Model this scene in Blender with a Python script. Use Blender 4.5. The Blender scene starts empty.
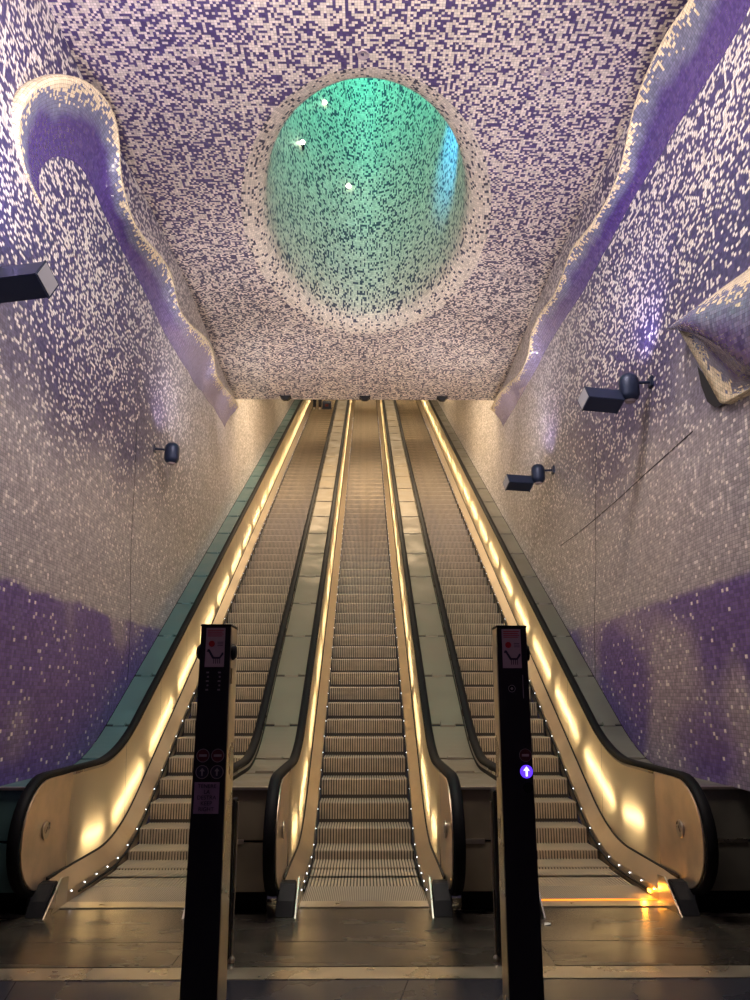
import bpy, bmesh, math, random
from mathutils import Vector
random.seed(7)
R = math.radians
scene = bpy.context.scene
col = scene.collection

# ------------------------------------------------------------------ camera, world, lights, exposure
F = 780.0; PITCH = 14.0; EYE = 1.6; CX = 365.0
cam_d = bpy.data.cameras.new('camera'); cam = bpy.data.objects.new('camera', cam_d); col.objects.link(cam)
cam.location = (0, 0, EYE)
cam.rotation_euler = (R(90 + PITCH), 0, -R(0.72))
cam_d.sensor_fit = 'HORIZONTAL'; cam_d.sensor_width = 36; cam_d.lens = 36 * F / 750
cam_d.clip_start = 0.05; cam_d.clip_end = 200
scene.camera = cam
w = bpy.data.worlds.new('world'); scene.world = w; w.use_nodes = True
w.node_tree.nodes['Background'].inputs[0].default_value = (0.55, 0.45, 0.7, 1)
w.node_tree.nodes['Background'].inputs[1].default_value = 0.03
scene.view_settings.view_transform = 'Standard'
scene.view_settings.look = 'None'
scene.view_settings.gamma = 1
scene.view_settings.use_curve_mapping = False
scene.view_settings.exposure = 0.15

def light(name, kind, loc, energy, color, target=None, size=0.5, size_y=None, spot=60, blend=0.8):
    d = bpy.data.lights.new(name, kind); d.energy = energy; d.color = color
    if kind == 'AREA':
        d.size = size
        if size_y: d.shape = 'RECTANGLE'; d.size_y = size_y
    else: d.shadow_soft_size = size
    if kind == 'SPOT': d.spot_size = R(spot); d.spot_blend = blend
    o = bpy.data.objects.new(name, d); col.objects.link(o); o.location = loc
    if target is not None:
        o.rotation_euler = (Vector(target) - Vector(loc)).to_track_quat('-Z', 'Y').to_euler()
    return o
WARM = (1.0, 0.76, 0.48); PURP = (0.55, 0.42, 1.0); TEAL = (0.08, 1.0, 0.72); BLUE = (0.02, 0.45, 1.0); NEUT = (1.0, 0.86, 0.76)
# spots near the wall lamps plus added unseen ones, washing up over the mosaic ceiling
for fx, fy, fz, fe in ((-2.25, 1.6, 4.5, 330), (2.25, 1.6, 4.5, 330), (-2.1, 4.9, 4.7, 200), (2.1, 7.6, 4.9, 200), (2.15, 11.6, 5.0, 190), (-2.3, 10.6, 5.1, 190), (-2.3, 14.0, 6.2, 110), (2.3, 14.0, 6.2, 110)):
    light('ceiling_wash', 'SPOT', (fx, fy, fz), fe, (1.0, 0.89, 0.88), (fx*0.2, fy + 2.2, 8.2), 0.12, spot=165, blend=1.0)
light('hall_fill', 'AREA', (0, 4.9, 8.0), 330, NEUT, (0, 9.0, 0.5), 3.0, 0.8)  # added unseen fill from overhead, leaves the post fronts dark
# added warm fill lights, out of view beyond the ceiling lip
light('tunnel_fill', 'AREA', (0, 18.5, 9.6), 200, WARM, (0, 19.5, 4.0), 4.0, 1.0)
light('tunnel_fill', 'AREA', (0, 25.0, 13.4), 150, WARM, (0, 26.5, 8.5), 4.0, 1.0)
light('tunnel_fill', 'AREA', (0, 31.5, 17.0), 120, WARM, (0, 33.0, 12.0), 4.0, 1.0)
light('tunnel_fill', 'AREA', (0, 17.6, 9.6), 160, WARM, (0, 14.0, 3.5), 4.5, 0.8)
# coloured light of the crater
light('crater_teal', 'AREA', (0, 9.2, 15.2), 230, TEAL, (0, 12.0, 10.5), 1.6, 1.6)
light('crater_teal_low', 'POINT', (0.0, 9.8, 13.2), 140, (0.05, 1.0, 0.78), size=0.3)
light('crater_blue', 'SPOT', (0.35, 9.7, 10.5), 300, BLUE, (1.38, 10.7, 10.15), 0.04, spot=58)

# ------------------------------------------------------------------ node helpers
class NT:
    def __init__(s, name):
        s.m = bpy.data.materials.new(name); s.m.use_nodes = True
        s.t = s.m.node_tree; s.b = s.t.nodes['Principled BSDF']
    def n(s, typ, **kw):
        x = s.t.nodes.new(typ)
        for k, v in kw.items(): setattr(x, k, v)
        return x
    def set(s, sock, v):
        if hasattr(v, 'is_output') or isinstance(v, bpy.types.NodeSocket): s.t.links.new(v, sock)
        else: sock.default_value = v
    def math(s, op, a, b=0.0, c=0.0, clamp=False):
        x = s.n('ShaderNodeMath', operation=op); x.use_clamp = clamp
        s.set(x.inputs[0], a); s.set(x.inputs[1], b)
        if op in ('MULTIPLY_ADD',): s.set(x.inputs[2], c)
        return x.outputs[0]
    def vm(s, op, a, b=None, scale=None):
        x = s.n('ShaderNodeVectorMath', operation=op)
        s.set(x.inputs[0], a)
        if b is not None: s.set(x.inputs[1], b)
        if scale is not None: s.set(x.inputs['Scale'], scale)
        return x.outputs[0]
    def mix(s, f, a, b):
        x = s.n('ShaderNodeMix', data_type='RGBA')
        s.set(x.inputs[0], f); s.set(x.inputs[6], a); s.set(x.inputs[7], b)
        return x.outputs[2]
    def ramp(s, v, lo, hi, a=0.0, b=1.0):
        x = s.n('ShaderNodeMapRange'); x.interpolation_type = 'SMOOTHSTEP'
        s.set(x.inputs[0], v); x.inputs[1].default_value = lo; x.inputs[2].default_value = hi
        x.inputs[3].default_value = a; x.inputs[4].default_value = b
        return x.outputs[0]
    def noise(s, vec, scale, detail=2.0):
        x = s.n('ShaderNodeTexNoise'); s.set(x.inputs['Vector'], vec)
        x.inputs['Scale'].default_value = scale; x.inputs['Detail'].default_value = detail
        return x.outputs[0]
    def pos(s): return s.n('ShaderNodeNewGeometry').outputs['Position']
    def xyz(s, v):
        x = s.n('ShaderNodeSeparateXYZ'); s.set(x.inputs[0], v); return x.outputs
def c4(c): return (c[0], c[1], c[2], 1)

def plain(name, color, rough=0.5, metal=0.0, emis=None, es=0.0, var=0.0, scale=6.0, aniso=None):
    k = NT(name)
    k.b.inputs['Roughness'].default_value = rough; k.b.inputs['Metallic'].default_value = metal
    if var:
        v = k.noise(k.n('ShaderNodeTexCoord').outputs['Object'], scale, 4)
        f = k.ramp(v, 0.3, 0.7)
        k.t.links.new(k.mix(f, c4([x * (1 - var) for x in color]), c4([min(1, x * (1 + var)) for x in color])), k.b.inputs['Base Color'])
        k.t.links.new(k.ramp(v, 0.3, 0.7, rough * 0.8, min(1, rough * 1.25)), k.b.inputs['Roughness'])
    else: k.b.inputs['Base Color'].default_value = c4(color)
    if emis:
        k.b.inputs['Emission Color'].default_value = c4(emis); k.b.inputs['Emission Strength'].default_value = es
    return k.m

def mosaic(name, cell, light_c, dark_fn, prob_fn, grout=0.16, rough=0.28, tilt=0.16, aspect=(1, 1), light_fn=None):
    """glass mosaic: every tile gets its own colour and a slightly different tilt"""
    k = NT(name)
    uv = k.n('ShaderNodeTexCoord').outputs['UV']
    sc = k.vm('MULTIPLY', uv, (1 / (cell * aspect[0]), 1 / (cell * aspect[1]), 1))
    idx = k.vm('FLOOR', sc)
    wn = k.n('ShaderNodeTexWhiteNoise', noise_dimensions='3D'); k.t.links.new(idx, wn.inputs['Vector'])
    p = k.pos()
    x, y, z = k.xyz(p)
    prob = prob_fn(k, p, x, y, z)
    is_light = k.math('LESS_THAN', wn.outputs['Value'], prob)
    dark = dark_fn(k, p, x, y, z)
    lc = light_fn(k, p, x, y, z) if light_fn else c4(light_c)
    base = k.mix(is_light, dark, lc)
    r, g, b = k.xyz(wn.outputs['Color'])
    base2 = k.n('ShaderNodeHueSaturation'); k.t.links.new(base, base2.inputs['Color'])
    k.t.links.new(k.math('MULTIPLY_ADD', g, 0.5, 0.75), base2.inputs['Value'])
    fr = k.vm('FRACTION', sc); fx, fy, _ = k.xyz(fr)
    gx = k.math('LESS_THAN', fx, grout); gy = k.math('LESS_THAN', fy, grout)
    gg = k.math('MAXIMUM', gx, gy)
    out = k.mix(k.math('MULTIPLY', gg, 0.55), base2.outputs[0], (0.05, 0.045, 0.06, 1))
    k.t.links.new(out, k.b.inputs['Base Color'])
    k.b.inputs['Roughness'].default_value = rough
    nrm = k.n('ShaderNodeNewGeometry').outputs['Normal']
    off = k.vm('SCALE', k.vm('SUBTRACT', wn.outputs['Color'], (0.5, 0.5, 0.5)), scale=tilt)
    k.t.links.new(k.vm('NORMALIZE', k.vm('ADD', nrm, off)), k.b.inputs['Normal'])
    return k.m

# wall mosaic: indigo above, pale lilac in the middle, violet band low down
def wall_dark(k, p, x, y, z):
    n = k.noise(p, 0.55, 2)
    zz = k.math('ADD', z, k.math('MULTIPLY', k.math('SUBTRACT', n, 0.5), 2.2))
    c = k.mix(k.ramp(zz, 3.6, 4.9), (0.34, 0.31, 0.345, 1), (0.05, 0.04, 0.14, 1))
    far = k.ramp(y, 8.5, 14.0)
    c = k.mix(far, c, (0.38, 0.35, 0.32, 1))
    low = k.math('SUBTRACT', 1.0, k.ramp(k.math('ADD', z, k.math('MULTIPLY', k.noise(p, 3.0, 1), 0.12)), 2.50, 2.58))
    patch = k.ramp(k.noise(p, 0.8, 1), 0.48, 0.66)
    vio = k.mix(patch, (0.10, 0.055, 0.26, 1), (0.28, 0.23, 0.31, 1))
    return k.mix(k.math('MULTIPLY', low, k.math('SUBTRACT', 1.0, k.ramp(y, 10.5, 12.0))), c, vio)
def wall_prob(k, p, x, y, z):
    n = k.noise(p, 0.8, 2)
    a = k.math('ADD', k.ramp(z, 2.4, 3.6, 0.05, 0.17), k.ramp(z, 4.6, 7.0, 0.0, 0.27))
    return k.math('ADD', a, k.math('MULTIPLY', k.math('SUBTRACT', n, 0.5), k.ramp(z, 2.4, 4.0, 0.12, 0.5)))
M = {}
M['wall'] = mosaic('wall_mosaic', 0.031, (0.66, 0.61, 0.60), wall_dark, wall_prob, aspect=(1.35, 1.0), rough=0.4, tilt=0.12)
M['ceiling'] = mosaic('ceiling_mosaic', 0.031, (0.72, 0.64, 0.58),
    lambda k, p, x, y, z: k.mix(k.ramp(y, 8.5, 12.5), (0.085, 0.06, 0.18, 1), (0.075, 0.065, 0.11, 1)),
    lambda k, p, x, y, z: k.math('ADD', 0.56, k.math('MULTIPLY', k.math('SUBTRACT', k.noise(p, 0.7, 2), 0.5), 0.25)), grout=0.10, tilt=0.1)
M['crater'] = mosaic('crater_mosaic', 0.040, (0.66, 0.59, 0.51),
    lambda k, p, x, y, z: (0.05, 0.05, 0.09, 1),
    lambda k, p, x, y, z: k.math('ADD', 0.72, k.ramp(z, 8.22, 8.55, 0.12, 0.0)), grout=0.08, tilt=0.12, rough=0.5)
def ledge_col(k):
    return k.n('ShaderNodeAttribute', attribute_name='edge').outputs['Fac']
def ledge_dark(k, p, x, y, z):
    e = ledge_col(k)
    n = k.math('ADD', e, k.math('MULTIPLY', k.math('SUBTRACT', k.noise(p, 2.2, 3), 0.5), 0.5))
    c = k.mix(k.ramp(n, 0.30, 0.55), (0.07, 0.04, 0.20, 1), (0.17, 0.18, 0.29, 1))
    far = k.mix(k.ramp(y, 9.0, 13.0), c, (0.33, 0.29, 0.42, 1))
    return far
def ledge_prob(k, p, x, y, z):
    e = ledge_col(k)
    n = k.math('ADD', e, k.math('MULTIPLY', k.math('SUBTRACT', k.noise(p, 2.2, 3), 0.5), 0.45))
    return k.ramp(n, 0.50, 0.86, 0.0, 1.0)
M['ledge'] = mosaic('ledge_mosaic', 0.036, (0.78, 0.66, 0.47), ledge_dark, ledge_prob, grout=0.13, rough=0.2, tilt=0.3)
M['steel'] = plain('brushed_steel', (0.50, 0.45, 0.38), 0.30, 0.95, var=0.10, scale=2.0)
M['panel'] = plain('satin_balustrade_steel', (0.78, 0.68, 0.50), 0.33, 0.75, var=0.06, scale=1.2)
M['skirt'] = plain('skirt_steel', (0.42, 0.34, 0.25), 0.38, 0.8, var=0.1, scale=3)
M['newel'] = plain('newel_steel', (0.62, 0.50, 0.38), 0.36, 0.85, var=0.12, scale=5)
M['deck'] = plain('deck_steel', (0.20, 0.165, 0.115), 0.5, 0.5, var=0.10, scale=3)
M['deck_teal'] = plain('deck_steel_outer', (0.20, 0.19, 0.16), 0.42, 0.6, var=0.10, scale=3)
M['deck_left'] = plain('deck_steel_teal_reflection', (0.10, 0.19, 0.20), 0.42, 0.5, var=0.10, scale=3)  # teal cast of the crater light put into the left deck's colour
M['dark_metal'] = plain('dark_metal', (0.05, 0.05, 0.055), 0.4, 0.6)
M['rubber'] = plain('black_handrail_rubber', (0.004, 0.004, 0.005), 0.6)
M['black'] = plain('black_plastic', (0.010, 0.010, 0.012), 0.5)
M['blackglass'] = plain('black_gloss_panel', (0.014, 0.010, 0.016), 0.3)
M['lampmetal'] = plain('dark_blue_lamp_housing', (0.02, 0.03, 0.07), 0.4, 0.4)
M['step'] = plain('step_aluminium', (0.42, 0.36, 0.28), 0.5, 0.45, var=0.15, scale=9)
M['groove_shade'] = plain('step_groove_shade', (0.03, 0.026, 0.022), 0.7, 0.2)  # body behind the ribs, shade in grooves and riser gaps put into its colour
M['strip'] = plain('warm_light_tube', (1, 0.9, 0.7), 0.4, 0, (1.0, 0.77, 0.46), 36.0)
M['led'] = plain('white_led', (1, 1, 1), 0.4, 0, (0.85, 0.9, 1.0), 7.0)
for q in ('black', 'rubber'): M[q].node_tree.nodes['Principled BSDF'].inputs['Specular IOR Level'].default_value = 0.12
M['comb_glow'] = plain('orange_comb_reflection', (1, 0.3, 0.02), 0.4, 0, (1.0, 0.22, 0.01), 1.6)  # glow standing for amber light reflected on the comb
M['amber'] = plain('amber_lamp', (1, 0.5, 0.05), 0.4, 0, (1.0, 0.42, 0.03), 14.0)
M['crater_lamp'] = plain('crater_lamp', (1, 1, 0.9), 0.4, 0, (0.9, 1.0, 0.7), 12.0)
M['label'] = plain('pale_pink_label', (0.50, 0.34, 0.42), 0.4)
M['label2'] = plain('mauve_label', (0.36, 0.22, 0.36), 0.4)
M['ink'] = plain('dark_ink', (0.03, 0.02, 0.05), 0.5)
M['red'] = plain('red_print', (0.45, 0.02, 0.03), 0.4)
M['darkred'] = plain('dim_red_lens', (0.12, 0.02, 0.03), 0.3)
M['ring'] = plain('grey_ring', (0.34, 0.28, 0.32), 0.35)
M['arrow_blue'] = plain('lit_blue_lens', (0.1, 0.05, 0.6), 0.3, 0, (0.10, 0.03, 1.0), 1.6)
M['arrow_white'] = plain('lit_white_arrow', (1, 1, 1), 0.3, 0, (0.9, 0.9, 1.0), 1.3)
M['lampglass'] = plain('grey_lamp_glass', (0.30, 0.30, 0.34), 0.3)
M['seam'] = plain('dark_seam_and_shade', (0.012, 0.012, 0.016), 0.7)  # dark joints, and the painted shade of the cleft

k = NT('landing_steel')
obc = k.n('ShaderNodeTexCoord').outputs['Object']
st = k.vm('MULTIPLY', obc, (1.2, 3.0, 1.0))
v1 = k.noise(st, 1.0, 5); v2 = k.noise(obc, 2.3, 4)
k.t.links.new(k.mix(k.ramp(v2, 0.35, 0.65), (0.075, 0.065, 0.055, 1), (0.14, 0.12, 0.095, 1)), k.b.inputs['Base Color'])
k.t.links.new(k.ramp(v1, 0.3, 0.7, 0.20, 0.30), k.b.inputs['Roughness'])
k.b.inputs['Metallic'].default_value = 0.7
M['landing'] = k.m
M['floor'] = plain('dark_floor_slab', (0.022, 0.023, 0.032), 0.26, 0.0, var=0.1, scale=1.5)
M['floor_strip'] = plain('floor_steel_strip', (0.55, 0.48, 0.36), 0.3, 0.85, var=0.04, scale=4)
k = NT('comb_aluminium')
obc = k.n('ShaderNodeTexCoord').outputs['Object']
xx, yy, zz = k.xyz(obc)
s_ = k.math('SINE', k.math('MULTIPLY', xx, 420.0))
k.t.links.new(k.mix(k.ramp(s_, -0.5, 0.5), (0.10, 0.085, 0.07, 1), (0.42, 0.37, 0.31, 1)), k.b.inputs['Base Color'])
k.b.inputs['Metallic'].default_value = 0.5; k.b.inputs['Roughness'].default_value = 0.42
M['comb'] = k.m

# frosted balustrade sheet: real tubes stand behind it and light shines through
k = NT('frosted_balustrade_sheet')
k.b.inputs['Base Color'].default_value = (0.72, 0.60, 0.42, 1); k.b.inputs['Roughness'].default_value = 0.3; k.b.inputs['Metallic'].default_value = 0.55
tl = k.n('ShaderNodeBsdfTranslucent'); tl.inputs[0].default_value = (0.95, 0.80, 0.55, 1)
mx = k.n('ShaderNodeMixShader'); mx.inputs[0].default_value = 0.45
k.t.links.new(k.b.outputs[0], mx.inputs[1]); k.t.links.new(tl.outputs[0], mx.inputs[2])
k.t.links.new(mx.outputs[0], k.t.nodes['Material Output'].inputs['Surface'])
M['panel'] = k.m

# ------------------------------------------------------------------ mesh helpers
def new(name, mesh, mat=None, parent=None):
    o = bpy.data.objects.new(name, mesh); col.objects.link(o)
    if mat is not None and not mesh.materials: mesh.materials.append(mat)
    if parent is not None: o.parent = parent
    return o
def from_data(name, vs, fs, mat, parent=None, uv=None, smooth=False, attr=None):
    me = bpy.data.meshes.new(name); me.from_pydata([tuple(v) for v in vs], [], fs)
    if uv is not None:
        l = me.uv_layers.new(name='UVMap')
        for lp in me.loops: l.data[lp.index].uv = uv[lp.vertex_index]
    if attr is not None:
        a = me.attributes.new('edge', 'FLOAT', 'POINT')
        for i, v in enumerate(attr): a.data[i].value = v
    if smooth: me.polygons.foreach_set('use_smooth', [True] * len(me.polygons))
    me.update()
    return new(name, me, mat, parent)
class MB:
    def __init__(s): s.v = []; s.f = []
    def add(s, vs, fs):
        b = len(s.v); s.v += [tuple(v) for v in vs]; s.f += [tuple(i + b for i in f) for f in fs]; return s
    def box(s, a, b):
        x0, y0, z0 = a; x1, y1, z1 = b
        vs = [(x0,y0,z0),(x1,y0,z0),(x1,y1,z0),(x0,y1,z0),(x0,y0,z1),(x1,y0,z1),(x1,y1,z1),(x0,y1,z1)]
        return s.add(vs, [(0,3,2,1),(4,5,6,7),(0,1,5,4),(1,2,6,5),(2,3,7,6),(3,0,4,7)])
    def prism_x(s, x0, x1, prof):
        """prof = list of (y,z), extruded along x"""
        n = len(prof)
        vs = [(x0, y, z) for y, z in prof] + [(x1, y, z) for y, z in prof]
        fs = [tuple(range(n))[::-1], tuple(range(n, 2*n))] + [(i, (i+1) % n, n + (i+1) % n, n + i) for i in range(n)]
        return s.add(vs, fs)
    def tube(s, a, b, r0, r1=None, n=16, caps=True):
        a = Vector(a); b = Vector(b); r1 = r0 if r1 is None else r1
        d = (b - a).normalized(); u = d.orthogonal().normalized(); w_ = d.cross(u)
        vs = []
        for p, r in ((a, r0), (b, r1)):
            for i in range(n):
                t = 2*math.pi*i/n; vs.append(p + (u*math.cos(t) + w_*math.sin(t))*r)
        fs = [(i, (i+1) % n, n+(i+1) % n, n+i) for i in range(n)]
        if caps: fs += [tuple(range(n))[::-1], tuple(range(n, 2*n))]
        return s.add(vs, fs)
    def lathe(s, prof, center, axis='Z', n=24):
        """prof = (r,h) pairs"""
        cx, cy, cz = center; vs = []; m = len(prof)
        for r, h in prof:
            for i in range(n):
                t = 2*math.pi*i/n; a, b = r*math.cos(t), r*math.sin(t)
                vs.append((cx+a, cy+b, cz+h) if axis == 'Z' else ((cx+h, cy+a, cz+b) if axis == 'X' else (cx+a, cy+h, cz+b)))
        fs = [(j*n+i, j*n+(i+1) % n, (j+1)*n+(i+1) % n, (j+1)*n+i) for j in range(m-1) for i in range(n)]
        fs += [tuple(range(n))[::-1], tuple(range((m-1)*n, m*n))]
        return s.add(vs, fs)
    def build(s, name, mat, parent=None, smooth=False, bevel=0.0, angle=40):
        me = bpy.data.meshes.new(name); me.from_pydata(s.v, [], s.f)
        bm = bmesh.new(); bm.from_mesh(me)
        if bevel:
            bmesh.ops.bevel(bm, geom=[e for e in bm.edges if len(e.link_faces) == 2 and e.calc_face_angle(0) > 0.5], offset=bevel, segments=2, affect='EDGES')
        bmesh.ops.recalc_face_normals(bm, faces=bm.faces)
        bm.to_mesh(me); bm.free()
        if smooth:
            me.polygons.foreach_set('use_smooth', [True]*len(me.polygons))
            me.set_sharp_from_angle(angle=R(angle))
        return new(name, me, mat, parent)
def empty(name, loc=(0,0,0)):
    o = bpy.data.objects.new(name, None); col.objects.link(o); o.location = loc; return o
def tag(o, label, cat, group=None):
    o['label'] = label; o['category'] = cat
    if group: o['group'] = group
    return o
def copy(o, parent, loc=None):
    c = o.copy(); col.objects.link(c); c.parent = parent
    if loc is not None: c.location = loc
    return c
def text(name, s, size, mat, parent, loc, rot=(R(90), 0, 0), depth=0.0008, align='CENTER'):
    cu = bpy.data.curves.new(name, 'FONT'); cu.body = s; cu.size = size; cu.extrude = depth
    cu.align_x = align; cu.align_y = 'CENTER'
    t = bpy.data.objects.new(name, cu); col.objects.link(t)
    bpy.context.view_layer.update()
    me = bpy.data.meshes.new_from_object(t.evaluated_get(bpy.context.evaluated_depsgraph_get()))
    bpy.data.objects.remove(t)
    me.materials.clear(); me.materials.append(mat)
    o = new(name, me, mat, parent); o.location = loc; o.rotation_euler = rot
    return o
def at(px, py, X):
    """point of the side wall plane x = X seen in direction (px,py)"""
    e = R(PITCH) - math.atan((py - 500) / F)
    d = abs(X) * F / abs(px - CX)
    Y = d / (math.cos(R(PITCH)) + math.tan(e) * math.sin(R(PITCH)))
    return Vector((X, Y, EYE + Y * math.tan(e)))

# ------------------------------------------------------------------ main dimensions
T30 = math.tan(R(30)); Y0 = 8.38; PITCHX = 1.84
YEND = 37.0; RUN = 0.36
H_CEIL = 8.2; Y_LIP = 16.9
DECK_H = 0.90
def rise(Y, a=0.6, y0=Y0):
    if Y <= y0 - a: return 0.0
    if Y >= y0 + a: return T30 * (Y - y0)
    return T30 * (Y - y0 + a)**2 / (4*a)
def wallx(z): return 2.87 + 0.03 * max(0, z - 0.9)
def wallX(y, z):
    zb = 0.9 + rise(y) if y > 6.1 else 0.9
    return wallx(0.9 + min(max(0, z - zb), 8.0)) + (0.07*math.sin(0.55*y + 0.6*z)*min(1, max(0, z - zb)/1.5)*min(1, max(0, y - 5)) )
def ys(a, b, fine=0.1):
    out = [a]; y = a
    while y < b - 1e-6:
        y = min(b, y + (fine if y < Y0 + 0.7 else 1.0)); out.append(y)
    return out

# ------------------------------------------------------------------ structure
def struct(o): o['kind'] = 'structure'; return o
fl = MB(); fl.box((-3.5, -3, -0.2), (3.5, 5.05, 0.0)); struct(fl.build('floor', M['floor']))
fb = MB(); fb.box((-3.5, 5.25, -0.2), (3.5, 6.9, -0.001)); struct(fb.build('floor', M['landing']))
tr = MB(); tr.box((-3.5, 5.05, -0.2), (3.5, 5.25, 0.004)); struct(tr.build('trim_1', M['floor_strip']))
jt = MB()
for x0, x1 in ((-1.6, -2.0), (-0.1, 0.25), (0.55, 0.9), (2.2, 2.5)):
    jt.add([(x0, 3.2, 0.002), (x0+0.008, 3.2, 0.002), (x1+0.008, 5.03, 0.002), (x1, 5.03, 0.002)], [(0,1,2,3)])
jo = jt.build('trim_2', M['seam']); struct(jo)

def wall(side, name):
    vs, fs, uv = [], [], []
    Ys = [-3, -1, 1, 3, 4, 5, 6, 7] + [7 + 0.25*i for i in range(1, 20)] + [12 + i for i in range(0, 27)]
    NZ = 60
    for Y in Ys:
        zb = 0.9 + rise(Y) if Y > 6.1 else 0.9
        zt = 8.6 if Y <= Y_LIP else 8.6 + max(0, (Y - Y_LIP - 0.0)) * T30 + 3.5
        for j in range(NZ+1):
            z = zb + (zt - zb) * j / NZ
            vs.append((side*wallX(Y, z), Y, z)); uv.append((Y, z))
    n = NZ + 1
    for i in range(len(Ys)-1):
        for j in range(NZ):
            q = (i*n+j, (i+1)*n+j, (i+1)*n+j+1, i*n+j+1)
            fs.append(q if side < 0 else q[::-1])
    o = from_data(name, vs, fs, M['wall'], uv=uv, smooth=True); struct(o)
    return o
wl = wall(-1, 'wall_left'); wr = wall(1, 'wall_right')
for s, nm in ((-1, 'wall_left'), (1, 'wall_right')):
    b = MB(); b.box((min(s*3.3, s*3.5), -3, 0), (max(s*3.3, s*3.5), 40, 1.0)); struct(b.build(nm, M['dark_metal']))
    b = MB(); b.box((min(s*2.88, s*3.4), -3, 0.86), (max(s*2.88, s*3.4), 6.1, 0.9)); struct(b.build(nm, M['dark_metal']))
bk = MB(); bk.box((-3.6, -3.2, -0.2), (3.6, -3.0, 8.6)); struct(bk.build('wall_back', M['wall']))
fw = MB(); fw.box((-3.6, 38.0, 10), (3.6, 38.2, 28)); struct(fw.build('wall_front', M['steel']))

# ceiling with the oval crater
EC = (0.0, 10.3); EA, EB = 1.42, 2.85
def ceiling():
    N = 96; vs, fs, uv = [], [], []
    def rect(t):
        dx, dy = math.cos(t)*EA, math.sin(t)*EB
        k_ = 1e9
        if dx > 1e-9: k_ = min(k_, (3.3 - EC[0])/dx)
        if dx < -1e-9: k_ = min(k_, (-3.3 - EC[0])/dx)
        if dy > 1e-9: k_ = min(k_, (Y_LIP - EC[1])/dy)
        if dy < -1e-9: k_ = min(k_, (-3.2 - EC[1])/dy)
        return EC[0] + dx*k_, EC[1] + dy*k_
    angs = sorted(set([2*math.pi*i/N for i in range(N)] + [math.atan2((yy_ - EC[1])/EB, (xx_ - EC[0])/EA) % (2*math.pi) for xx_ in (-3.3, 3.3) for yy_ in (-3.2, Y_LIP)]))
    n = len(angs)
    for t in angs:
        x, y = rect(t); vs.append((x, y, H_CEIL)); uv.append((x, y))
    for t in angs:
        x, y = EC[0] + EA*1.26*math.cos(t), EC[1] + EB*1.13*math.sin(t)
        vs.append((x, y, H_CEIL)); uv.append((x, y))
    for i in range(n):
        fs.append((i, (i+1) % n, n + (i+1) % n, n + i))
    c = from_data('ceiling', vs, fs, M['ceiling'], uv=uv); struct(c)
    # slab lip: rounded lower edge then up
    vs, fs, uv = [], [], []
    prof = [(Y_LIP, H_CEIL), (Y_LIP+0.05, H_CEIL+0.015), (Y_LIP+0.09, H_CEIL+0.06), (Y_LIP+0.1, H_CEIL+0.12), (Y_LIP+0.1, H_CEIL+3.0)]
    for y, z in prof:
        for x in (-3.3, 3.3): vs.append((x, y, z)); uv.append((x, y + z))
    for i in range(len(prof)-1): fs.append((2*i, 2*i+2, 2*i+3, 2*i+1))
    lip = from_data('ceiling', vs, fs, M['ceiling'], uv=uv); struct(lip)
    # crater shaft
    vs, fs, uv, = [], [], []
    prof = [(1.26, 1.13, 0.0), (1.20, 1.10, 0.015), (1.13, 1.065, 0.05), (1.06, 1.03, 0.13), (1.02, 1.01, 0.26), (1.0, 1.0, 0.5), (0.99, 0.98, 1.2), (0.98, 0.95, 2.2), (0.95, 0.90, 3.4),
            (0.90, 0.82, 4.6), (0.82, 0.72, 5.6), (0.68, 0.58, 6.5), (0.45, 0.38, 7.2), (0.2, 0.17, 7.6), (0.02, 0.02, 7.7)]
    arc = 0; pv = None; N = 96
    for j, (ka, kb, h) in enumerate(prof):
        if pv: arc += math.hypot(h - pv[2], 2.0*(ka - pv[0]))
        pv = (ka, kb, h)
        s = 0.0
        for i in range(N + 1):
            t = 2*math.pi*i/N
            vs.append((EC[0] + EA*ka*math.cos(t), EC[1] + EB*kb*math.sin(t), H_CEIL + h))
            uv.append((2.2*t, arc))
    n = N + 1
    for j in range(len(prof)-1):
        for i in range(N): fs.append((j*n+i, j*n+i+1, (j+1)*n+i+1, (j+1)*n+i))
    sh = from_data('crater_shaft', vs, fs, M['crater'], parent=c, uv=uv, smooth=True)
    # tunnel ceiling
    vs = [(-3.3, Y_LIP, H_CEIL+3.0), (3.3, Y_LIP, H_CEIL+3.0), (3.3, 38, H_CEIL+3.0+21.1*T30), (-3.3, 38, H_CEIL+3.0+21.1*T30)]
    tc = from_data('ceiling', vs, [(0,1,2,3)], M['ceiling'], uv=[(v[0], v[1]) for v in vs]); struct(tc)
    return c
ceil = ceiling()

def at_wall(px, py, side, off):
    X = 2.95
    for _ in range(12):
        q = at(px, py, side*X); X = wallX(q.y, q.z) - off
    return at(px, py, side*X)
def resample(pts, n):
    L = [0]
    for a, b in zip(pts, pts[1:]): L.append(L[-1] + (Vector(b) - Vector(a)).length)
    out = []
    for i in range(n):
        t = L[-1]*i/(n-1)
        for j in range(len(L)-1):
            if t <= L[j+1] + 1e-9:
                f = (t - L[j])/max(1e-9, L[j+1]-L[j]); out.append(Vector(pts[j]).lerp(Vector(pts[j+1]), f)); break
    return out
def smooth(pts, it=3):
    for _ in range(it):
        pts = [pts[0]] + [(pts[i-1] + pts[i]*2 + pts[i+1])/4 for i in range(1, len(pts)-1)] + [pts[-1]]
    return pts

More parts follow.
